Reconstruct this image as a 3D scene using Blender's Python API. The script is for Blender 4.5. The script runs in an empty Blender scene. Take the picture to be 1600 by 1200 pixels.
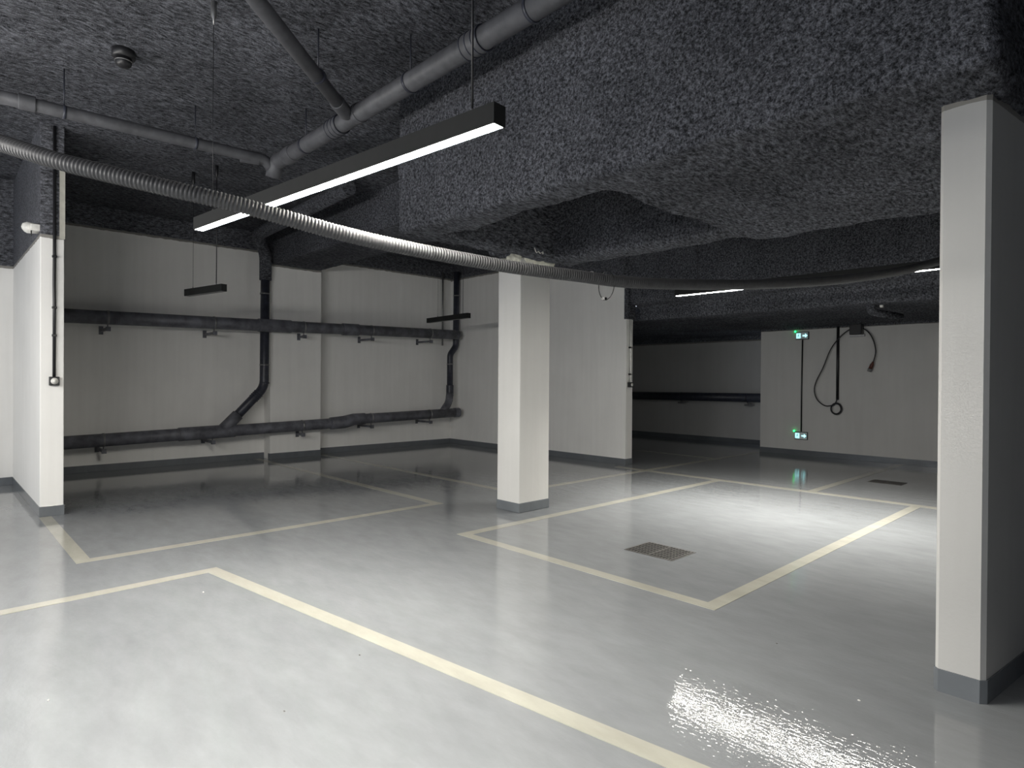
import bpy, bmesh, math, random
from mathutils import Vector, Matrix
random.seed(7)
S = bpy.context.scene
COL = S.collection
V = Vector

# ------------------------------------------------------------------ camera, world, light, exposure
cam_d = bpy.data.cameras.new('camera')
cam = bpy.data.objects.new('camera', cam_d); COL.objects.link(cam)
cam_d.sensor_width = 36; cam_d.lens = 36 * 968.7 / 1600
cam_d.clip_start = 0.05
R_ = V((.688, .725, .007)).normalized(); F_ = V((-.725, .688, -.006)).normalized()
U_ = R_.cross(F_).normalized()
U_ = V((-.009, -.001, 1)); U_ = (U_ - F_ * U_.dot(F_)).normalized(); R_ = F_.cross(U_).normalized()
cam.matrix_world = Matrix(((R_.x, U_.x, -F_.x, 0), (R_.y, U_.y, -F_.y, 0), (R_.z, U_.z, -F_.z, 1.5), (0, 0, 0, 1)))
S.camera = cam

S.view_settings.view_transform = 'Standard'; S.view_settings.look = 'None'
S.view_settings.gamma = 1; S.view_settings.use_curve_mapping = False
S.view_settings.exposure = 1.53
W = bpy.data.worlds.new('world'); S.world = W; W.use_nodes = True
W.node_tree.nodes['Background'].inputs[0].default_value = (.80, .88, 1, 1)
W.node_tree.nodes['Background'].inputs[1].default_value = 0.3

LED = 126.0                     # radiance of the lit diffusers
def area(name, loc, length, power, rotz, width=.06, spread=180):
    l = bpy.data.lights.new(name, 'AREA'); l.shape = 'RECTANGLE'; l.size = length; l.size_y = width; l.spread = math.radians(spread)
    l.energy = power; l.color = (1, .97, .90)
    o = bpy.data.objects.new(name, l); COL.objects.link(o); o.location = loc; o.rotation_euler = (0, 0, rotz)
    return o
BEAM = 22.0                     # the downward beam of a lit lamp, watts
# fill lights added out of view behind the photographer, no known lamps
for lx, ly, lw in ((-8.6, -3.2, 12), (-3.6, -5.0, 15), (-7.0, -5.0, 22)):
    area('lamp_or_fill_light', (lx, ly, 2.6), 3.0, lw, .12)
area('lamp_or_fill_light', (-.5, -.5, 2.6), 2.4, 60, .12, .06, 125)  # added fill above the camera, brightens the floor at front right
# added row of unseen point lights, brightening the back wall and ceiling
for k in (-2.4, -1.6, -.8, 0, .8, 1.6, 2.4):
    l = bpy.data.lights.new('fill_point', 'POINT'); l.energy = 18.5; l.color = (1, .97, .92); l.shadow_soft_size = .12
    o = bpy.data.objects.new('fill_point', l); COL.objects.link(o); o.location = (-5.1 + k * .9, -1.1 + .11 * k, 2.45)

# ------------------------------------------------------------------ materials
def nt(name):
    m = bpy.data.materials.new(name); m.use_nodes = True
    t = m.node_tree; b = t.nodes['Principled BSDF']
    return m, t, b
def N(t, kind, **kw):
    n = t.nodes.new(kind)
    for k, v in kw.items(): setattr(n, k, v)
    return n
def noise(t, vec, scale, detail=3, rough=.55):
    n = N(t, 'ShaderNodeTexNoise'); n.inputs['Scale'].default_value = scale
    n.inputs['Detail'].default_value = detail; n.inputs['Roughness'].default_value = rough
    if vec is not None: t.links.new(vec, n.inputs['Vector'])
    return n
def ramp(t, fac, stops):
    r = N(t, 'ShaderNodeValToRGB'); e = r.color_ramp.elements
    while len(e) > 1: e.remove(e[-1])
    e[0].position, e[0].color = stops[0][0], (*stops[0][1], 1)
    for p, c in stops[1:]:
        x = e.new(p); x.color = (*c, 1)
    t.links.new(fac, r.inputs[0]); return r
def pos(t, scale=(1, 1, 1), rot=(0, 0, 0)):
    g = N(t, 'ShaderNodeNewGeometry'); mp = N(t, 'ShaderNodeMapping')
    mp.inputs['Scale'].default_value = scale; mp.inputs['Rotation'].default_value = rot
    t.links.new(g.outputs['Position'], mp.inputs['Vector']); return mp.outputs['Vector'], g.outputs['Position']
def bump(t, b, h, dist, strength=1.0):
    n = N(t, 'ShaderNodeBump'); n.inputs['Distance'].default_value = dist; n.inputs['Strength'].default_value = strength
    t.links.new(h, n.inputs['Height']); t.links.new(n.outputs[0], b.inputs['Normal']); return n
def math_(t, op, a, b_=None):
    n = N(t, 'ShaderNodeMath', operation=op)
    for i, x in enumerate((a, b_)):
        if x is None: continue
        if isinstance(x, (int, float)): n.inputs[i].default_value = x
        else: t.links.new(x, n.inputs[i])
    return n.outputs[0]
def plain(name, col, rough=.5, metal=0.0, var=.12, sc=20, bmp=0.0):
    m, t, b = nt(name); v, _ = pos(t); n = noise(t, v, sc)
    lo = tuple(c * (1 - var) for c in col); hi = tuple(min(1, c * (1 + var)) for c in col)
    r = ramp(t, n.outputs[0], [(.3, lo), (.7, hi)]); t.links.new(r.outputs[0], b.inputs['Base Color'])
    b.inputs['Roughness'].default_value = rough; b.inputs['Metallic'].default_value = metal
    if bmp: bump(t, b, n.outputs[0], bmp)
    return m
def emit(name, col, s):
    m, t, b = nt(name); b.inputs['Base Color'].default_value = (.8, .8, .8, 1)
    b.inputs['Emission Color'].default_value = (*col, 1); b.inputs['Emission Strength'].default_value = s
    return m

FLK = (.118, .122, .138)
def flock_nodes(t):
    """sprayed fibre: clumps and strands"""
    v, p = pos(t, (1, 1, 1)); v2, _ = pos(t, (1, .35, 1), (0, 0, .5))
    a = noise(t, v2, 46, 4, .72); c = noise(t, v, 105, 3, .75); d = noise(t, v, 1.1, 2)
    h = math_(t, 'ADD', math_(t, 'MULTIPLY', a.outputs[0], 1.0), math_(t, 'MULTIPLY', c.outputs[0], .55))
    f = math_(t, 'MULTIPLY', h, .645)
    r = ramp(t, f, [(.40, tuple(x * .22 for x in FLK)), (.5, FLK), (.62, tuple(min(.9, x * 2.4) for x in FLK))])
    mx = N(t, 'ShaderNodeMix', data_type='RGBA', blend_type='MULTIPLY'); mx.inputs[0].default_value = 1
    r2 = ramp(t, d.outputs[0], [(.3, (.75, .75, .75)), (.7, (1.15, 1.15, 1.15))])
    t.links.new(r.outputs[0], mx.inputs[6]); t.links.new(r2.outputs[0], mx.inputs[7])
    return mx.outputs[2], h
def flock_mat():
    m, t, b = nt('sprayed_flock'); c, h = flock_nodes(t)
    t.links.new(c, b.inputs['Base Color']); b.inputs['Roughness'].default_value = .95
    b.inputs['Specular IOR Level'].default_value = .1
    bump(t, b, h, .03, 1.0); return m
FLOCK = flock_mat()

def wall_mat(name, ztop, band=.035, edge=.02, k=1.0):
    """painted concrete up to ztop, a bare edge, sprayed flock above"""
    m, t, b = nt(name); v, p = pos(t)
    n1 = noise(t, v, 1.6, 4); n2 = noise(t, v, 60, 2); v3, _ = pos(t, (4, 4, .25)); n3 = noise(t, v3, 2.2, 3)
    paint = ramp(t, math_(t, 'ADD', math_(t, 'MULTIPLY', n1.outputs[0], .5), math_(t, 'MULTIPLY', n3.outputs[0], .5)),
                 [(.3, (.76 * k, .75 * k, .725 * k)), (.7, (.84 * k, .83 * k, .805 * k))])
    sx = N(t, 'ShaderNodeSeparateXYZ'); t.links.new(p, sx.inputs[0])
    nz = noise(t, v, 7, 4)
    zz = math_(t, 'ADD', sx.outputs[2], math_(t, 'MULTIPLY', math_(t, 'SUBTRACT', nz.outputs[0], .5), edge * 2))
    raw = math_(t, 'GREATER_THAN', zz, ztop - band)
    dark = math_(t, 'GREATER_THAN', math_(t, 'ADD', sx.outputs[2], math_(t, 'MULTIPLY', math_(t, 'SUBTRACT', nz.outputs[0], .5), edge * .6)), ztop)
    fc, fh = flock_nodes(t)
    m1 = N(t, 'ShaderNodeMix', data_type='RGBA'); t.links.new(raw, m1.inputs[0]); t.links.new(paint.outputs[0], m1.inputs[6]); m1.inputs[7].default_value = (.27, .26, .24, 1)
    m2 = N(t, 'ShaderNodeMix', data_type='RGBA'); t.links.new(dark, m2.inputs[0]); t.links.new(m1.outputs[2], m2.inputs[6]); t.links.new(fc, m2.inputs[7])
    t.links.new(m2.outputs[2], b.inputs['Base Color'])
    b.inputs['Roughness'].default_value = .62; b.inputs['Specular IOR Level'].default_value = .3
    hh = math_(t, 'ADD', math_(t, 'MULTIPLY', math_(t, 'MULTIPLY', fh, dark), .02),
               math_(t, 'ADD', math_(t, 'MULTIPLY', n2.outputs[0], .0006), math_(t, 'MULTIPLY', n1.outputs[0], .006)))
    bump(t, b, hh, 1.0, .9); return m

def floor_mat(name, col, wave=1.0, rough=.022):
    m, t, b = nt(name)
    v, p = pos(t, (1, 2.6, 1), (0, 0, .75)); v1, _ = pos(t)
    big = noise(t, v1, .7, 3); str_ = noise(t, v, 3.2, 5, .62); fine = noise(t, v, 20, 2, .5)
    k = math_(t, 'ADD', math_(t, 'MULTIPLY', big.outputs[0], .5), math_(t, 'MULTIPLY', str_.outputs[0], .5))
    r = ramp(t, k, [(.32, tuple(c * .84 for c in col)), (.68, tuple(c * 1.13 for c in col))])
    t.links.new(r.outputs[0], b.inputs['Base Color'])
    rr = ramp(t, str_.outputs[0], [(.3, (rough * .7,) * 3), (.7, (rough * 1.5,) * 3)])
    t.links.new(rr.outputs[0], b.inputs['Roughness'])
    b.inputs['IOR'].default_value = 1.5
    h = math_(t, 'ADD', math_(t, 'MULTIPLY', str_.outputs[0], .0006 * wave), math_(t, 'MULTIPLY', fine.outputs[0], .0007 * wave))
    bump(t, b, h, 1.0, 1.0); return m
FLOOR = floor_mat('grey_epoxy', (.226, .236, .246))
PAINT = floor_mat('ivory_line_paint', (.375, .367, .318), .8, .1)
SKIRT = floor_mat('grey_skirting_paint', (.15, .162, .175), .6, .16)

PIPE = plain('grey_sprayed_pipe', (.085, .086, .095), .55, 0, .25, 9, .002)
PIPE_D = plain('dark_pipe', (.034, .037, .052), .4, 0, .25, 12, .001)
WPIPE = plain('wall_pipe_grey', (.125, .128, .148), .5, 0, .45, 6, .002)
HOSE = plain('grey_corrugated_plastic', (.048, .048, .051), .5, 0, .12, 30)
BLACK = plain('black_plastic', (.012, .012, .014), .4)
LAMPB = plain('black_lamp_housing', (.007, .0078, .0078), .85)
WHITE = plain('white_plastic', (.75, .74, .70), .4)
STEEL = plain('zinc_steel', (.30, .30, .30), .4, .8)
GREYD = plain('unlit_diffuser', (.22, .22, .22), .5)
FOAM = plain('expanding_foam', (.62, .61, .52), .85, 0, .15, 25, .01)
IRON = plain('grate_iron', (.10, .095, .09), .5, .6, .3, 30)
PIT = plain('drain_pit', (.008, .008, .008), .9)
LEDM = emit('lit_diffuser', (1, .965, .88), LED)
LEDF = emit('lit_diffuser_far', (1, .965, .88), LED * .25)
CYAN = emit('sign_pictogram_light', (.35, .95, 1.0), .55)
SIGN = emit('sign_green_field', (.0, .05, .055), .12)
GREEN = emit('green_indicator', (.0, 1, .18), 1.3)
REDCAP = plain('red_brown_plug', (.10, .03, .02), .4)

# ------------------------------------------------------------------ mesh helpers (world coordinates)
def box(bm, a, b, bev=0.0):
    a, b = V(a), V(b)
    vs = [bm.verts.new((x, y, z)) for x in (a.x, b.x) for y in (a.y, b.y) for z in (a.z, b.z)]
    fs = [bm.faces.new([vs[i] for i in f]) for f in ((0, 1, 3, 2), (4, 6, 7, 5), (0, 4, 5, 1), (2, 3, 7, 6), (0, 2, 6, 4), (1, 5, 7, 3))]
    if bev:
        es = list({e for f in fs for e in f.edges})
        bmesh.ops.bevel(bm, geom=es, offset=bev, segments=2, affect='EDGES', profile=.5)
    return bm
def obox(bm, c, ax, half):
    """box with centre c, axes ax (3 unit vectors), half sizes"""
    c = V(c); A = [V(x) for x in ax]
    vs = [bm.verts.new(c + A[0] * half[0] * i + A[1] * half[1] * j + A[2] * half[2] * k) for i in (-1, 1) for j in (-1, 1) for k in (-1, 1)]
    for f in ((0, 1, 3, 2), (4, 6, 7, 5), (0, 4, 5, 1), (2, 3, 7, 6), (0, 2, 6, 4), (1, 5, 7, 3)):
        bm.faces.new([vs[i] for i in f])
    return bm
def prism(bm, pts, z0, z1):
    lo = [bm.verts.new((x, y, z0)) for x, y in pts]; hi = [bm.verts.new((x, y, z1)) for x, y in pts]
    n = len(pts); bm.faces.new(lo[::-1]); bm.faces.new(hi)
    for i in range(n): bm.faces.new((lo[i], lo[(i + 1) % n], hi[(i + 1) % n], hi[i]))
    return bm
def ring_frames(pts):
    T = []
    for i in range(len(pts)):
        a = pts[max(0, i - 1)]; b = pts[min(len(pts) - 1, i + 1)]; T.append((b - a).normalized())
    up = V((0, 0, 1)) if abs(T[0].z) < .9 else V((1, 0, 0))
    n = (up - T[0] * up.dot(T[0])).normalized(); out = []
    for t_ in T:
        n = (n - t_ * n.dot(t_)).normalized(); out.append((n, t_.cross(n)))
    return out
def tube(bm, pts, r, seg=16, caps=True):
    pts = [V(p) for p in pts]; fr = ring_frames(pts); rs = r if isinstance(r, list) else [r] * len(pts); rings = []
    for p, (n, b), q in zip(pts, fr, rs):
        rings.append([bm.verts.new(p + n * q * math.cos(2 * math.pi * k / seg) + b * q * math.sin(2 * math.pi * k / seg)) for k in range(seg)])
    for A, B in zip(rings, rings[1:]):
        for k in range(seg):
            f = bm.faces.new((A[k], A[(k + 1) % seg], B[(k + 1) % seg], B[k])); f.smooth = True
    if caps:
        bm.faces.new(rings[0][::-1]); bm.faces.new(rings[-1])
    return bm
def spline(P, n=12):
    P = [V(p) for p in P]; out = []
    for i in range(len(P) - 1):
        p0 = P[max(0, i - 1)]; p1 = P[i]; p2 = P[i + 1]; p3 = P[min(len(P) - 1, i + 2)]
        for k in range(n):
            t = k / n
            out.append(.5 * ((2 * p1) + (p2 - p0) * t + (2 * p0 - 5 * p1 + 4 * p2 - p3) * t * t + (3 * p1 - p0 - 3 * p2 + p3) * t ** 3))
    out.append(P[-1]); return out
def resample(pts, step):
    out = [pts[0]]; acc = 0
    for a, b in zip(pts, pts[1:]):
        L = (b - a).length; d = step - acc
        while d <= L:
            out.append(a + (b - a) * (d / L)); d += step
        acc = L - (d - step)
    return out
def bend(pts, rad, n=6):
    """polyline with rounded corners"""
    P = [V(p) for p in pts]; out = [P[0]]
    for a, b, c in zip(P, P[1:], P[2:]):
        u = (a - b).normalized(); w = (c - b).normalized(); q0 = b + u * rad; q1 = b + w * rad
        for k in range(n + 1):
            t = k / n; out.append(q0 * (1 - t) ** 2 + b * 2 * t * (1 - t) + q1 * t * t)
    out.append(P[-1]); return out
def torus(bm, c, axis, R, r, seg=24, sec=8, arc=1.0, start=0.0):
    axis = V(axis).normalized(); u = axis.orthogonal().normalized(); w = axis.cross(u); c = V(c); n = seg
    pts = [c + u * R * math.cos(start + 2 * math.pi * arc * k / n) + w * R * math.sin(start + 2 * math.pi * arc * k / n) for k in range(n + 1)]
    return tube(bm, pts, r, sec, True)
def sleeve(bm, a, b, r, seg=20):
    a, b = V(a), V(b); d = (b - a); L = d.length; d.normalize(); e = min(.008, L * .2)
    return tube(bm, [a, a + d * .0005, a + d * e, b - d * e, b - d * .0005, b], [r * .93, r * .985, r, r, r * .985, r * .93], seg)
def blob(bm, c, sx, sy, sz, amp=.2):
    r = bmesh.ops.create_icosphere(bm, subdivisions=3, radius=1)
    ph = [random.uniform(0, 6) for _ in range(6)]
    for v in r['verts']:
        k = 1 + amp * (math.sin(3 * v.co.x + ph[0]) * math.sin(4 * v.co.y + ph[1]) + .5 * math.sin(7 * v.co.z + 5 * v.co.x + ph[2]))
        v.co = V((v.co.x * sx * k, v.co.y * sy * k, v.co.z * sz * k)) + V(c)
    for f in bm.faces: f.smooth = True
    return bm
def bmn(): return bmesh.new()

def obj(name, bm, mat, parent=None):
    bmesh.ops.recalc_face_normals(bm, faces=bm.faces)
    vs = [v.co.copy() for v in bm.verts]
    lo = V([min(v[i] for v in vs) for i in range(3)]); hi = V([max(v[i] for v in vs) for i in range(3)])
    org = V(((lo.x + hi.x) / 2, (lo.y + hi.y) / 2, lo.z))
    for v in bm.verts: v.co -= org
    me = bpy.data.meshes.new(name); bm.to_mesh(me); bm.free(); me.materials.append(mat)
    o = bpy.data.objects.new(name, me); COL.objects.link(o)
    if parent is not None:
        o.parent = parent; o.location = org - world(parent)
    else: o.location = org
    return o
def world(o):
    p = V(o.location)
    while o.parent is not None: o = o.parent; p = p + V(o.location)
    return p
def thing(name, label, cat, loc, group=None):
    o = bpy.data.objects.new(name, None); COL.objects.link(o); o.location = loc
    return tag(o, label, cat, group)
def tag(o, label, cat, group=None):
    o['label'] = label; o['category'] = cat
    if group: o['group'] = group
    return o
def struct(name, bm, mat):
    o = obj(name, bm, mat); o['kind'] = 'structure'; return o

# ------------------------------------------------------------------ the setting
ZS = 4.2
struct('floor', box(bmn(), (-12.2, -6, -.2), (4, 15, 0)), FLOOR)
WM_back = wall_mat('painted_wall_back', 3.89, k=1.13); WM_low = wall_mat('painted_wall_low', 3.03, k=1.08); WM_pil = wall_mat('painted_pilaster', 3.62, k=1.13)  # k lightens or dims the same paint wall by wall, standing in for light
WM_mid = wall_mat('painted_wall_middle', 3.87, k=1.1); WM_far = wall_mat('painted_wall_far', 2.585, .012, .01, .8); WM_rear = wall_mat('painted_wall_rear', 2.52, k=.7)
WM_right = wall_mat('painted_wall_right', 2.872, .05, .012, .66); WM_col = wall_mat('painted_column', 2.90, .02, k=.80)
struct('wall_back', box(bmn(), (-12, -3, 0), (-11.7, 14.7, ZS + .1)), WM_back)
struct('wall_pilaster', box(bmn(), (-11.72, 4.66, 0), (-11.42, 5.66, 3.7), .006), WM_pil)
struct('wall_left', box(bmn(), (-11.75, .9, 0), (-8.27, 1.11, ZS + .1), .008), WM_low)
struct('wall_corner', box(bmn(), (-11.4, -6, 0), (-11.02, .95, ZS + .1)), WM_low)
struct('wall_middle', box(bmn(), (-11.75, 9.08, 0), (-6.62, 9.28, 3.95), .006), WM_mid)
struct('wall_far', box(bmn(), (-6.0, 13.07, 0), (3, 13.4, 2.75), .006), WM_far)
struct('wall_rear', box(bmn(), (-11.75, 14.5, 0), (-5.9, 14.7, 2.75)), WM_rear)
SL = .13
rw = [(-.765, 3.605), (-.75, 3.59), (-.585, 3.59), (-.565, 3.61), (-.565 + SL * 4.4, 8.0), (-.765 + SL * 4.4, 8.0)]
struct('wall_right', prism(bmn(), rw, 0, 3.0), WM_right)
struct('wall_light_block', box(bmn(), (1.9, -1.5, 0), (2.1, 13.1, 4.3)), FLOCK)  # unseen dark wall, added to keep light off the right wall's side
# the bare strip left free of spray on the wall end
BARE = plain('bare_plaster', (.50, .49, .43), .8, 0, .1, 12)
struct('trim_1', box(bmn(), (-8.3, 1.066, 3.0), (-8.262, 1.116, 3.75)), BARE)

BB = .11; BT = .006
struct('baseboard_back', box(bmn(), (-11.71, 1.11, 0), (-11.7 + BT, 9.08, BB), .002), SKIRT)
b = bmn(); box(b, (-11.5, 4.66 - BT, 0), (-11.42 + BT, 5.66 + BT, BB), .002); struct('baseboard_pilaster', b, SKIRT)
b = bmn(); box(b, (-11.02, .9 - BT, 0), (-8.27 + BT, 1.11 + BT, BB), .002); struct('baseboard_left', b, SKIRT)
struct('baseboard_corner', box(bmn(), (-11.05, -6, 0), (-11.02 + BT, .895, BB), .002), SKIRT)
struct('baseboard_middle', box(bmn(), (-11.7, 9.08 - BT, 0), (-6.62 + BT, 9.28 + BT, BB), .002), SKIRT)
struct('baseboard_far', box(bmn(), (-6.0 - BT, 13.07 - BT, 0), (3, 13.2, BB), .002), SKIRT)
struct('baseboard_rear', box(bmn(), (-11.7, 14.5 - BT, 0), (-6.0, 14.55, BB), .002), SKIRT)
e = BT
struct('baseboard_right', prism(bmn(), [(-.765 - e, 3.605), (-.75, 3.59 - e), (-.585, 3.59 - e), (-.565 + e, 3.608), (-.565 + SL * 4.4 + e, 8.0), (-.765 + SL * 4.4 - e, 8.0)], 0, BB), SKIRT)

def clouds(name, size, depth=2):
    t = bpy.data.textures.new(name, 'CLOUDS'); t.noise_scale = size; t.noise_depth = depth; return t
T_big = clouds('lumps', .55, 2); T_small = clouds('fibres', .09, 3)
def displaced(o, *specs):
    for tex, st in specs:
        d = o.modifiers.new('displace', 'DISPLACE'); d.texture = tex; d.strength = st; d.mid_level = .5; d.texture_coords = 'GLOBAL'
def grid(bm, x0, x1, y0, y1, z, step):
    nx = max(1, int((x1 - x0) / step)); ny = max(1, int((y1 - y0) / step))
    vs = [[bm.verts.new((x0 + (x1 - x0) * i / nx, y0 + (y1 - y0) * j / ny, z)) for j in range(ny + 1)] for i in range(nx + 1)]
    for i in range(nx):
        for j in range(ny):
            f = bm.faces.new((vs[i][j], vs[i][j + 1], vs[i + 1][j + 1], vs[i + 1][j])); f.smooth = True
    top = [bm.verts.new((x, y, z + .25)) for x, y in ((x0, y0), (x0, y1), (x1, y1), (x1, y0))]; bm.faces.new(top)
    for rim, a_, c_ in (([vs[0][j] for j in range(ny + 1)], 0, 1), ([vs[i][ny] for i in range(nx + 1)], 1, 2), ([vs[nx][j] for j in range(ny, -1, -1)], 2, 3), ([vs[i][0] for i in range(nx, -1, -1)], 3, 0)):
        bm.faces.new(rim + [top[c_], top[a_]])
    return bm
def slab(name, x0, x1, y0, y1, z, step, *specs):
    b = grid(bmn(), x0, x1, y0, y1, z, step)
    o = struct(name, b, FLOCK); displaced(o, *specs)
    for d in o.modifiers: d.direction = 'Z'
    return o
slab('ceiling', -12.1, 4, -6, 9.4, ZS + .02, .07, (T_big, .10), (T_small, .05))
slab('ceiling_low', -11.9, 4, 9.5, 14.8, 2.62, .12, (T_big, .05))
# deep sprayed beams around the coffer, rounded by the spray
def lumpy(name, boxes, vox, smooth, *specs):
    b = bmn()
    for lo, hi in boxes: box(b, lo, hi)
    o = struct(name, b, FLOCK)
    r = o.modifiers.new('remesh', 'REMESH'); r.mode = 'VOXEL'; r.voxel_size = vox; r.use_smooth_shade = True
    s = o.modifiers.new('smooth', 'SMOOTH'); s.factor = .5; s.iterations = smooth
    displaced(o, *specs); return o
ZB = 2.855
lumpy('ceiling_beam', [((-4.95, 3.2, ZB), (-.49, 3.6, 4.4)), ((-4.95, 3.2, ZB), (-4.74, 5.62, 4.4)), ((-5.5, 4.80, 2.95), (-4.74, 5.62, 4.4)), ((-4.95, 5.2, ZB), (-.49, 5.6, 4.4)), ((-2.74, 3.2, ZB - .01), (-.49, 5.78, 4.4))],
      .04, 4, (T_big, .07), (T_small, .035))
lumpy('ceiling_beam', [((-11.72, 4.68, 3.62), (-5.45, 5.64, 4.4))], .06, 2, (T_big, .03), (T_small, .02))
lumpy('ceiling_beam', [((-7.3, 8.97, 3.32), (-6.6, 9.2, 4.4)), ((-8.6, 8.97, 3.56), (-7.2, 9.2, 4.4)), ((-11.8, 9.14, 3.6), (-6.6, 9.6, 4.4)), ((-6.66, 9.14, 2.86), (3.5, 9.6, 4.4)), ((-6.66, 9.45, 2.6), (3.5, 9.9, 4.4))], .06, 2, (T_big, .03))
struct('wall_beam', box(bmn(), (-6.66, 9.07, 2.605), (-6.58, 9.3, 3.9)), FLOCK)

# ------------------------------------------------------------------ column in the middle
t = thing('concrete_column', 'square white concrete column standing alone in the middle of the garage', 'column', (-5.19, 5.12, 0))
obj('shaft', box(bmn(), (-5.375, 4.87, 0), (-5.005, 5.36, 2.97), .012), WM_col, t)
obj('painted_base', box(bmn(), (-5.375 - BT, 4.87 - BT, 0), (-5.005 + BT, 5.36 + BT, BB), .008), SKIRT, t)
b = bmn()
for (x, y, z, sx, sy, sz) in ((-5.28, 4.86, 2.845, .09, .05, .03), (-5.14, 4.865, 2.855, .08, .05, .045), (-5.06, 4.87, 2.86, .05, .05, .04), (-4.995, 5.02, 2.87, .05, .09, .05),
                           (-4.985, 5.13, 2.865, .05, .09, .035), (-4.99, 5.27, 2.83, .05, .10, .04), (-4.99, 5.17, 2.835, .045, .1, .03)):
    blob(b, (x + .012, y - .012, z + .025), sx * 1.1, sy * 1.2, sz * 1.15, .22)
o = obj('foam_filler', b, FOAM, t); o['label'] = 'lumpy cream foam squeezed out at the column top'
o = obj('scrap_wire', tube(bmn(), spline([(-4.69, 4.77, 2.93), (-4.68, 4.79, 2.88), (-4.68, 4.82, 2.895), (-4.68, 4.85, 2.88), (-4.68, 4.89, 2.90), (-4.69, 4.90, 2.88)], 6), .006, 6), WHITE)
tag(o, 'short squiggle of white wire on the dark beam above the middle column', 'wire')

# ------------------------------------------------------------------ painted lines
def marking(label, polys, group='parking lines on the floor'):
    b = bmn()
    for p in polys: prism(b, p, -.002, .0022)
    return tag(obj('parking_line', b, PAINT), label, 'parking line', group)
def rect(x0, y0, x1, y1): return [(x0, y0), (x1, y0), (x1, y1), (x0, y1)]
marking('wide ivory corner line in front, its long arm running out at the bottom edge',
        [[(-5.168, 1.685), (-5.065, 1.592), (.6, 2.348), (.6, 2.46)], [(-5.168, 1.685), (-5.03, -3), (-4.915, -3), (-5.065, 1.592)]])
marking('ivory bay outline from the foot of the left wall to the back wall',
        [rect(-8.25, .89, -6.01, 1.0), rect(-6.115, 1.0, -6.01, 4.57), rect(-11.69, 4.46, -6.115, 4.57)])
marking('ivory line pair passing behind the middle column towards the back wall and the dark bays',
        [rect(-11.69, 5.68, -5.95, 5.79), rect(-6.06, 5.79, -5.95, 8.74), rect(-6.06, 8.87, -5.95, 13.06)])
marking('ivory three-sided bay outline around the large floor grate',
        [rect(-4.73, 3.76, -2.02, 3.865), rect(-4.73, 3.865, -4.62, 8.74), rect(-2.125, 3.865, -2.02, 8.74)])
marking('long ivory line crossing behind the grate bay in front of the dark bays', [rect(-6.6, 8.74, -.6, 8.87)])
marking('dim ivory line running up to the far wall beside the small grate', [rect(-3.39, 8.87, -3.28, 13.06)])
marking('dim line in the dark bay left of the exit sign wall', [rect(-11.5, 11.15, -6.06, 11.26)])

# ------------------------------------------------------------------ floor grates
def grate(label, x0, y0, x1, y1, nx, ny):
    t = thing('floor_grate', label, 'drain grate', ((x0 + x1) / 2, (y0 + y1) / 2, 0), 'floor drains')
    obj('pit', box(bmn(), (x0, y0, -.05), (x1, y1, .0016)), PIT, t)
    b = bmn(); f = .012
    for a, c in (((x0 - f, y0 - f), (x1 + f, y0)), ((x0 - f, y1), (x1 + f, y1 + f)), ((x0 - f, y0), (x0, y1)), ((x1, y0), (x1 + f, y1))):
        box(b, (*a, -.01), (*c, .003))
    obj('frame', b, IRON, t)
    xm = (x0 + x1) / 2
    for xa, xb in ((x0 + .004, xm - .006), (xm + .006, x1 - .014)):
        b = bmn()
        for i in range(nx + 1):
            x = xa + (xb - xa) * i / nx; w = .004 if 0 < i < nx else .007
            box(b, (x - w, y0 + .004, .0005), (x + w, y1 - .004, .005))
        for j in range(ny + 1):
            y = y0 + .008 + (y1 - y0 - .016) * j / ny
            box(b, (xa, y - .006, .0005), (xb, y + .006, .0045))
        obj('grille', b, IRON, t)
grate('square iron floor grate in two panels inside the lit bay', -3.29, 4.535, -2.83, 4.90, 7, 7)
grate('small dark floor grate near the far wall, right of the exit signs', -3.08, 10.38, -2.66, 10.69, 6, 5)

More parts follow.
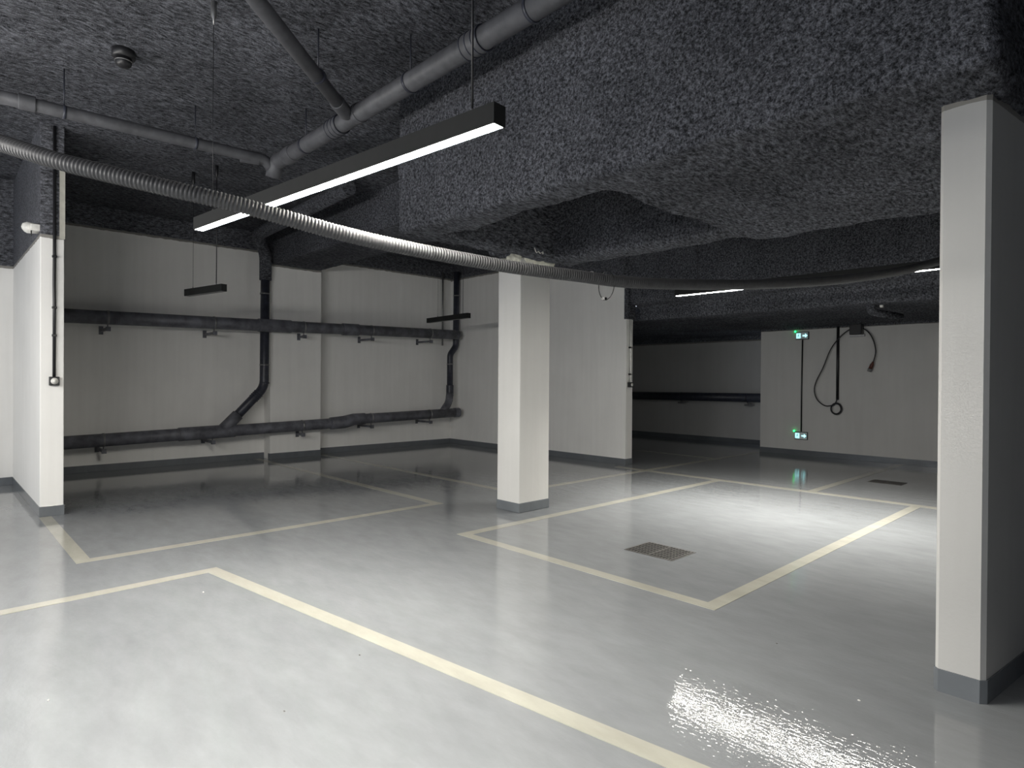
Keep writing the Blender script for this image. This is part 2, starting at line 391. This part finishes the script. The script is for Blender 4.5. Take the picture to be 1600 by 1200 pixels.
# ------------------------------------------------------------------ lamps
def lamp(a, b_, z, lit, cords, label, beam=BEAM, led=None, group='hanging linear lamps'):
    a = V((a[0], a[1], 0)); b_ = V((b_[0], b_[1], 0)); c = (a + b_) / 2; d = (b_ - a).normalized(); s = V((-d.y, d.x, 0)); L = (b_ - a).length
    up = V((0, 0, 1)); H = .09; Wd = .075
    t = thing('linear_lamp', label, 'lamp', (c.x, c.y, z), group)
    bm_ = bmn()
    for sg in (-1, 1):
        obox(bm_, c + s * sg * (Wd / 2 - .004) + up * (z + H / 2), (d, s, up), (L / 2, .004, H / 2))
        obox(bm_, c + d * sg * (L / 2 - .004) + up * (z + H / 2), (d, s, up), (.004, Wd / 2 - .0081, H / 2))
    obox(bm_, c + up * (z + H - .004), (d, s, up), (L / 2 - .0081, Wd / 2 - .0081, .004))
    obj('housing', bm_, LAMPB, t)
    obj('diffuser', obox(bmn(), c + up * (z + .0025), (d, s, up), (L / 2 - .0085, Wd / 2 - .0085, .0028)), led if lit else GREYD, t)
    if lit: area('lamp_or_fill_light', (c.x, c.y, z - .001), L - .03, beam, math.atan2(d.y, d.x), .058, 118)
    for (f, r, m_) in cords:
        p = a + (b_ - a) * f
        k = obj('cable', tube(bmn(), [p + up * (z + H), p + up * ((z + H + ZS) / 2) + s * .004, p + up * (ZS - .02)], r, 6), BLACK, t)
        obj('gripper', tube(bmn(), [p + up * (z + H), p + up * (z + H + .02), p + up * (z + H + .03)], [.008, .008, .003], 8), STEEL, k)
        obj('ceiling_rose', tube(bmn(), [p + up * (ZS - .16), p + up * (ZS - .12), p + up * (ZS - .1), p + up * (ZS + .04)], [.004, .008, .02, .02], 10), m_, k)
    return t
lamp((-1.985, 1.80), (-4.97, 1.485), 2.6, True, [(.055, .0055, BLACK), (.92, .002, STEEL)], 'long lit black linear lamp hanging nearest, crossed by the corrugated hose', 2.0, LEDM)
lamp((-4.36, 7.05), (-1.36, 7.1), 2.6, True, [(.1, .004, BLACK), (.9, .0025, BLACK)], 'long lit linear lamp over the grate bay, partly behind the white right wall', 54.0, LEDF)
lamp((-9.08, 2.57), (-8.19, 2.75), 2.6, False, [(.17, .002, BLACK), (.8, .006, BLACK)], 'short unlit black lamp hanging above the back wall pipes on the left')
lamp((-9.87, 7.11), (-8.52, 7.02), 2.6, False, [(.25, .002, BLACK), (.86, .004, BLACK)], 'short unlit black lamp hanging before the downpipe in the back corner')

# ------------------------------------------------------------------ ceiling drain pipes
ZP = 3.85
def ring_hanger(parent, p, axis, r, rod=True, m=PIPE_D):
    h = obj('clamp', tube(bmn(), [V(p) - V(axis) * .012, V(p) + V(axis) * .012], r + .006, 24), m, parent)
    if rod: obj('rod', tube(bmn(), [V(p) + V((0, 0, r)), V((p[0], p[1], ZS + .03))], .006, 8), m, h)
    return h
X, Y, Z = V((1, 0, 0)), V((0, 1, 0)), V((0, 0, 1))
t = thing('drain_pipe', 'thick sprayed drain pipe along the ceiling beside the deep beam, with ringed couplings', 'pipe', (-4.2, 2.79, ZP))
yP = 2.79
obj('pipe', tube(bmn(), bend([(-6.72, yP - .03, ZP - .16), (-6.66, yP - .02, ZP), (-6.3, yP, ZP), (-.9, yP, ZP)], .07), .078, 28), PIPE, t)
for a, b2 in ((-6.42, -6.25), (-5.42, -5.24), (-3.42, -3.24), (-4.96, -4.90)):
    c = obj('coupling', sleeve(bmn(), (a, yP, ZP), (b2, yP, ZP), .087, 28), PIPE, t)
    for f in (0.0, .35, .7, 1.0):
        x = a + (b2 - a) * f
        if b2 - a > .1 and a > -6: obj('seal_ring', torus(bmn(), (x, yP, ZP), X, .087, .006, 28, 6), PIPE_D, c)
for x in (-5.98, -4.13, -2.78): ring_hanger(t, (x, yP, ZP), X, .078)
t = thing('drain_pipe', 'slimmer drain pipe slanting across the ceiling into the thick pipe', 'pipe', (-4.4, 2.0, ZP))
obj('pipe', tube(bmn(), [(-2.6, .10, ZP + .03), (-3.905, 1.494, ZP), (-5.02, yP - .07, ZP)], .055, 24), PIPE, t)
d1 = (V((-5.02, yP - .07, ZP)) - V((-3.905, 1.494, ZP))).normalized()
obj('coupling', sleeve(bmn(), V((-5.02, yP - .07, ZP)) - d1 * .26, V((-5.02, yP - .07, ZP)) - d1 * .02, .064, 24), PIPE, t)
ring_hanger(t, V((-4.55, 2.22, ZP)), d1, .055)
t = thing('drain_pipe', 'drain pipe running level under the ceiling on the left above the corrugated hose', 'pipe', (-6.7, 1.5, ZP))
obj('pipe', tube(bmn(), bend([(-6.78, -.6, ZP), (-6.74, .9, ZP), (-6.68, 2.66, ZP), (-6.70, 2.74, ZP - .08)], .04), .056, 24), PIPE, t)
for a, b2 in ((.36, .44), (.58, .70), (2.42, 2.6)): obj('coupling', sleeve(bmn(), (-6.745, a, ZP), (-6.735 if b2 < 1 else -6.69, b2, ZP), .066, 24), PIPE, t)
for y in (.9, 1.97): ring_hanger(t, (-6.74 + .034 * (y - .9), y, ZP), Y, .056)

# ------------------------------------------------------------------ back wall pipes
XP = -11.2
def bracket(parent, x, y, z, r, axis=Y):
    k = obj('clamp', tube(bmn(), [(x, y - .014, z), (x, y + .014, z)], r + .006, 24), STEEL, parent)
    b = bmn(); xw = -11.7 if not (4.66 < y < 5.66) else -11.42
    box(b, (xw, y - .02, z - r - .09), (x + .06, y + .02, z - r - .05))
    box(b, (xw, y - .03, z - r - .13), (xw + .012, y + .03, z - r - .0))
    box(b, (x + .02, y - .03, z - r - .105), (x + .07, y + .03, z - r - .04))
    tube(b, [(x, y, z - r - .06), (x, y, z - r + .01)], .008, 8)
    obj('bracket_arm', b, STEEL if x < -11.5 else WPIPE, k)
def zu(y): return 2.412 + (y - 1.54) * .0165
t = thing('waste_pipe', 'upper grey pipe running level along the back wall over clamps', 'pipe', (XP, 5, 2.4))
obj('pipe', tube(bmn(), [(XP, 1.13, zu(1.05)), (XP, 4.3, zu(4.3)), (XP, 8.9, zu(8.9))], .105, 28), WPIPE, t)
for a, b2 in ((4.35, 4.95), (6.0, 6.35)): obj('coupling', sleeve(bmn(), (XP, a, zu(a)), (XP, b2, zu(b2)), .118, 28), WPIPE, t)
for y in (2.05, 3.6, 5.2, 6.65, 8.12): bracket(t, XP, y, zu(y), .105)
def zl(y): return (.53 + (y - 1.55) * .0245) if y < 6.0 else .695 + (y - 6.3) * .022
t = thing('waste_pipe', 'lower grey pipe running above the skirting of the back wall with branch inlets', 'pipe', (XP, 5, .5))
obj('pipe', tube(bmn(), [(XP, 1.13, zl(1.05)), (XP, 4.3, zl(4.3)), (XP, 6.0, zl(5.99)), (XP, 6.3, zl(6.3)), (XP, 8.9, zl(8.9))], .1, 28), WPIPE, t)
obj('coupling', sleeve(bmn(), (XP, 3.05, zl(3.05)), (XP, 3.95, zl(3.95)), .112, 28), WPIPE, t)
c = obj('reducer', tube(bmn(), [(XP, 5.75, zl(5.75)), (XP, 5.76, zl(5.76)), (XP, 6.05, zl(5.99) + .01), (XP, 6.25, zl(6.2)), (XP, 6.5, zl(6.5)), (XP, 6.51, zl(6.5))], [.1, .118, .125, .118, .115, .1], 28), WPIPE, t)
obj('branch_socket', tube(bmn(), [(XP, 3.72, zl(3.72)), (XP, 4.0, zl(4.0) + .27)], .1, 24), WPIPE, t)
obj('end_cap', sleeve(bmn(), (XP, 8.8, zl(8.8)), (XP, 8.94, zl(8.94)), .108, 28), WPIPE, t)
for y in (2.0, 3.58, 5.18, 6.65, 8.12): bracket(t, XP, y, zl(y), .1)

XV = -11.34
t = thing('soil_pipe', 'dark downpipe on the back wall left of the pilaster, slanting into the lower pipe', 'pipe', (XV, 4.52, .8))
obj('pipe', tube(bmn(), bend([(XV, 4.53, 3.66), (XV, 4.515, 1.34), (XV + .1, 3.75, zl(3.75) + .0)], .14, 8), .08, 24), PIPE_D, t)
dv = (V((XV + .1, 3.75, zl(3.75))) - V((XV, 4.515, 1.34))).normalized(); pv = V((XV, 4.515, 1.34))
for f in (.16, .2, .24, .28): obj('seal_ring', torus(bmn(), pv + dv * f, dv, .083, .008, 24, 6), PIPE_D, t)
for z in (1.42, 1.75, 3.05): 
    o = obj('clamp', tube(bmn(), [(XV, 4.52, z - .012), (XV, 4.52, z + .012)], .087, 24), STEEL if z > 1.6 else PIPE_D, t)
obj('sprayed_elbow', tube(bmn(), bend([(XV, 4.53, 3.30), (XV, 4.53, 3.78), (-10.9, 4.2, 4.0), (-7.5, 4.1, 4.05)], .16, 8), .105, 20), FLOCK, t)
t = thing('soil_pipe', 'dark downpipe with a sideways jog in the back corner, ending in the lower pipe', 'pipe', (XV, 8.9, .8))
obj('pipe', tube(bmn(), bend([(XV, 8.97, 4.0), (XV, 8.955, 2.28), (XV, 8.79, 2.08), (XV, 8.79, 1.0)], .07, 8), .07, 24), PIPE_D, t)
for z in (3.45, 1.86): obj('clamp', tube(bmn(), [(XV, 8.965 if z > 2 else 8.79, z - .012), (XV, 8.965 if z > 2 else 8.79, z + .012)], .077, 24), STEEL, t)
obj('coupling', sleeve(bmn(), (XV, 8.79, 1.12), (XV, 8.79, 1.38), .085, 24), PIPE_D, t)
obj('branch_fitting', tube(bmn(), bend([(XV, 8.79, 1.2), (XV + .03, 8.74, .98), (XP, 8.45, zl(8.45))], .1, 8), .085, 24), WPIPE, t)
o = obj('conduit', tube(bmn(), [(-11.62, 8.78, 4.0), (-11.62, 8.78, 2.3)], .02, 10), STEEL)
tag(o, 'thin pale conduit on the back wall left of the corner downpipe', 'conduit')

t = thing('waste_pipe', 'dark pipe along the rear wall of the unlit bay, left of the exit signs', 'pipe', (-8.5, 14.3, 1))
obj('pipe', tube(bmn(), [(-11.6, 14.28, 1.09), (-6.05, 14.28, 1.13)], .105, 20), PIPE_D, t)
for x in (-8.65, -6.85):
    k = obj('clamp', tube(bmn(), [(x - .014, 14.28, 1.11), (x + .014, 14.28, 1.11)], .112, 20), PIPE_D, t)
    b = bmn(); box(b, (x - .06, 14.2, .93), (x + .06, 14.5, .97)); box(b, (x - .02, 14.26, .96), (x + .02, 14.3, 1.02)); obj('bracket_arm', b, STEEL, k)

# ------------------------------------------------------------------ corrugated hose
hp = [(-4.6, -.15, 4.08), (-4.45, -.12, 3.4), (-4.15, .0, 2.82), (-3.819, .126, 2.618), (-3.568, .245, 2.537), (-3.31, .443, 2.434), (-3.077, .76, 2.35), (-2.94, 1.09, 2.295), (-2.806, 1.625, 2.212),
      (-2.69, 2.4, 2.173), (-2.558, 2.976, 2.16), (-2.426, 3.478, 2.157), (-2.173, 4.471, 2.23), (-1.894, 5.419, 2.34), (-1.623, 6.142, 2.469), (-1.425, 6.642, 2.60), (-1.2, 7.2, 2.78), (-.95, 7.8, 3.2), (-.9, 8.0, 4.05)]
sp = resample(spline(hp, 30), .0042)
tag(obj('corrugated_hose', tube(bmn(), sp, [(.0385, .0375, .0335, .0345)[i % 4] for i in range(len(sp))], 20), HOSE), 'long grey corrugated hose sagging across the garage below the ceiling', 'hose')
t = thing('cable_tie', 'black cable tie looped loosely around the corrugated hose right of the column', 'cable tie', (-2.49, 3.19, 2.06))
obj('loop', tube(bmn(), [V((-2.507, 3.22, 2.12)) + V((.688, .725, 0)) * .05 * math.cos(q) + V((0, 0, 1)) * .085 * math.sin(q) + V((.1, -.1, 0)) * .35 * math.sin(q) for q in [math.radians(a_) for a_ in range(-80, 261, 10)]], .003, 6), BLACK, t)
obj('tie_head', box(bmn(), (-2.53, 3.2, 2.025), (-2.505, 3.225, 2.043)), BLACK, t)

# ------------------------------------------------------------------ electrics
t = thing('power_socket', 'square black socket with round white face on the left wall end', 'socket', (-8.25, 1.02, 1.4))
obj('back_box', box(bmn(), (-8.265, .975, 1.41), (-8.215, 1.065, 1.505), .006), BLACK, t)
o = obj('socket_face', tube(bmn(), [(-8.22, 1.02, 1.457), (-8.208, 1.02, 1.457), (-8.204, 1.02, 1.457), (-8.211, 1.02, 1.457)], [.034, .034, .030, .026], 24), WHITE, t)
b = bmn()
for dy in (-.009, .009): tube(b, [(-8.213, 1.02 + dy, 1.457), (-8.2085, 1.02 + dy, 1.457)], .003, 8)
obj('contact_hole', b, BLACK, o)
t = thing('conduit', 'black conduit dropping from the ceiling to the socket on the left wall end', 'conduit', (-8.25, 1.02, 1.5))
obj('tube', tube(bmn(), [(-8.248, 1.02, 1.50), (-8.25, 1.021, 2.3), (-8.246, 1.018, 2.5), (-8.25, 1.02, 2.8), (-8.25, 1.02, 4.2)], .015, 12), BLACK, t)
for z in (1.95, 2.25, 2.8): obj('clip', box(bmn(), (-8.27, 1.0, z - .012), (-8.232, 1.042, z + .012), .003), BLACK, t)

yc = 9.03
t = thing('conduit', 'pale conduit with black clips down the lit end of the wall right of the column', 'conduit', (-6.6, yc, 1.45))
obj('tube', tube(bmn(), [(-6.585, 9.17, 1.47), (-6.585, 9.17, 2.59)], .016, 12), WHITE, t)
for z in (1.62, 2.1): obj('clip', box(bmn(), (-6.615, 9.145, z - .015), (-6.57, 9.195, z + .015), .003), BLACK, t)
t = thing('junction_box', 'small black box with pale button at the bottom of the wall end conduit', 'junction box', (-6.58, 9.15, 1.4))
obj('back_box', box(bmn(), (-6.615, 9.12, 1.39), (-6.555, 9.22, 1.48), .006), BLACK, t)
obj('button', tube(bmn(), [(-6.556, 9.17, 1.435), (-6.547, 9.17, 1.435), (-6.545, 9.17, 1.435)], [.028, .028, .02], 16), WHITE, t)

def exit_sign(cx, z0, z1, label):
    yw = 13.07; x0, x1 = cx - .13, cx + .13; yf = yw - .045
    t = thing('exit_sign', label, 'exit sign', (cx, yw, z0), 'exit signs')
    b = box(bmn(), (x0, yf + .004, z0), (x1, yw, z1), .006); obj('housing', b, BLACK, t)
    p = obj('panel', box(bmn(), (x0 + .008, yf - .001, z0 + .012), (x1 - .008, yf + .006, z1 - .012)), SIGN, t)
    zc = (z0 + z1) / 2
    b = bmn()    # doorway
    box(b, (x0 + .022, yf - .003, zc - .05), (x0 + .105, yf - .0012, zc + .05)); obj('doorway_symbol', b, CYAN, p)
    b = bmn(); yy = yf - .005; mx = x0 + .064   # running figure
    def bar(a, c, w): 
        a = V((a[0], yy, a[1])); c = V((c[0], yy, c[1])); dd = (c - a).normalized(); obox(b, (a + c) / 2, (dd, Y, dd.cross(Y)), ((c - a).length / 2, .0015, w))
    tube(b, [(mx + .008, yy - .0015, zc + .034), (mx + .008, yy + .0015, zc + .034)], .0085, 12)
    bar((mx + .004, zc + .024), (mx - .004, zc - .006), .007); bar((mx - .004, zc - .006), (mx + .016, zc - .018), .004); bar((mx + .016, zc - .018), (mx + .012, zc - .04), .004)
    bar((mx - .005, zc - .006), (mx - .018, zc - .024), .004); bar((mx - .018, zc - .024), (mx - .032, zc - .024), .004)
    bar((mx + .003, zc + .018), (mx + .024, zc + .006), .0035); bar((mx + .002, zc + .018), (mx - .018, zc + .012), .0035); bar((mx - .018, zc + .012), (mx - .024, zc - .002), .0035)
    obj('running_figure', b, SIGN, p)
    b = bmn(); ax_ = x1 - .115
    box(b, (ax_, yf - .003, zc - .014), (ax_ + .055, yf - .0012, zc + .014))
    v = [b.verts.new((q, w, r)) for w in (yf - .003, yf - .0012) for q, r in ((ax_ + .05, zc - .042), (ax_ + .098, zc), (ax_ + .05, zc + .042))]
    b.faces.new(v[:3]); b.faces.new(v[3:][::-1])
    for i in range(3): b.faces.new((v[i], v[(i + 1) % 3], v[3 + (i + 1) % 3], v[3 + i]))
    obj('arrow', b, CYAN, p)
    obj('indicator', blob(bmn(), (x0 - .004, yf, z1 + .012), .02, .012, .02, 0), GREEN, t)
exit_sign(-5.125, 2.375, 2.53, 'glowing green exit sign with right arrow at the top of the far wall')
exit_sign(-5.13, .325, .485, 'glowing green exit sign with right arrow low on the far wall above the skirting')
o = obj('conduit', tube(bmn(), [(-5.13, 13.05, .49), (-5.13, 13.052, 1.4), (-5.12, 13.05, 2.37)], .014, 10), BLACK)
tag(o, 'thin black conduit joining the upper and lower exit signs', 'conduit')
o = obj('conduit', tube(bmn(), [(-4.44, 13.045, 1.16), (-4.44, 13.045, 2.6)], .026, 12), BLACK)
tag(o, 'thick black conduit dropping down the far wall to the cable coil', 'conduit')
yk = 13.0
lp = [(-4.43, 1.18), (-4.46, 1.10), (-4.52, 1.05), (-4.66, 1.04), (-4.8, 1.15), (-4.86, 1.32), (-4.83, 1.51), (-4.7, 1.79), (-4.57, 2.13), (-4.44, 2.33), (-4.3, 2.47), (-4.17, 2.54), (-3.99, 2.535), (-3.88, 2.45), (-3.8, 2.30), (-3.76, 2.12), (-3.77, 2.0), (-3.8, 1.89)]
t = thing('power_cable', 'black cable looping on the far wall with a plug hanging at its end', 'cable', (-4.3, 13.0, 1.0))
obj('cord', tube(bmn(), spline([(x, yk, z) for x, z in lp], 8), .011, 8), BLACK, t)
c = obj('coil', tube(bmn(), [(-4.445 + (.095 + .008 * math.sin(a_ * .37)) * math.cos(a_), yk + .012 * math.sin(a_ * .41), .985 + (.105 + .008 * math.cos(a_ * .29)) * math.sin(a_)) for a_ in [k * .25 for k in range(100)]], .010, 6), BLACK, t)
b = bmn(); dd = V((-.33, 0, -.94)).normalized(); p0 = V((-3.8, yk, 1.9))
tube(b, [p0, p0 + dd * .03, p0 + dd * .06, p0 + dd * .14], [.014, .02, .032, .034], 14); pl = obj('plug', b, REDCAP, t)
b = bmn(); tube(b, [p0 + dd * .14, p0 + dd * .2], [.038, .038], 14); obj('plug_collar', b, GREYD, pl)
t = thing('outlet_box', 'dark box on a pale bracket atop the far wall above the looping cable', 'outlet box', (-4.08, 13.0, 2.4))
obj('body', box(bmn(), (-4.19, 12.9, 2.42), (-3.98, 13.06, 2.62), .01), BLACK, t)
obj('bracket', box(bmn(), (-4.22, 13.03, 2.385), (-3.96, 13.07, 2.44), .004), STEEL, t)

t = thing('detector', 'white detector fixed on the dark wall side at the far left', 'detector', (-8.36, .85, 3.05))
obj('bracket', box(bmn(), (-8.36, .82, 3.06), (-8.29, .905, 3.13), .008), WHITE, t)
obj('head', tube(bmn(), [(-8.40, .90, 3.10), (-8.40, .80, 3.10), (-8.40, .77, 3.095), (-8.40, .755, 3.09)], [.055, .06, .045, .015], 20), WHITE, t)
obj('pin', tube(bmn(), [(-8.33, .83, 3.0), (-8.33, .83, 3.07)], .006, 8), BLACK, t)
t = thing('smoke_detector', 'small black dome detector on the rough ceiling at upper left', 'smoke detector', (-5.97, 1.2, 4.1))
obj('base', tube(bmn(), [(-5.97, 1.2, 4.24), (-5.97, 1.2, 4.15), (-5.97, 1.2, 4.145)], [.085, .085, .06], 24), BLACK, t)
obj('dome', tube(bmn(), [(-5.97, 1.2, 4.15), (-5.97, 1.2, 4.12), (-5.97, 1.2, 4.09), (-5.97, 1.2, 4.075), (-5.97, 1.2, 4.07)], [.06, .062, .055, .035, .01], 24), BLACK, t)
obj('trim_ring', torus(bmn(), (-5.97, 1.2, 4.12), Z, .062, .004, 24, 6), STEEL, t)
t = thing('pipe_stub', 'dark sprayed pipe stub with two pale fixings under the low far ceiling', 'pipe', (-2.75, 9.9, 2.45))
obj('stub', tube(bmn(), bend([(-2.92, 9.86, 2.66), (-2.92, 9.86, 2.52), (-2.62, 10.2, 2.44)], .06), .055, 16), FLOCK, t)
for x in (-2.9, -2.78): obj('fixing', box(bmn(), (x - .02, 9.84, 2.57), (x + .02, 9.88, 2.61), .004), WHITE, t)

# ------------------------------------------------------------------ crumbs on the floor
for x, y, r in ((-4.62, 1.42, .008), (-3.55, .42, .0065), (-2.72, 1.18, .006), (-2.36, .87, .006), (-1.72, 1.15, .009), (-.98, 3.2, .0068), (-1.52, 3.55, .005), (-3.0, 1.72, .006)):
    c = blob(bmn(), (x, y, r * .38), r, r * .6, r * .4, .3)
    tag(obj('floor_crumb', c, WHITE if r in (.0068, .008, .0065) else IRON), 'tiny crumb of debris lying on the shiny grey floor', 'debris', 'crumbs on the floor')
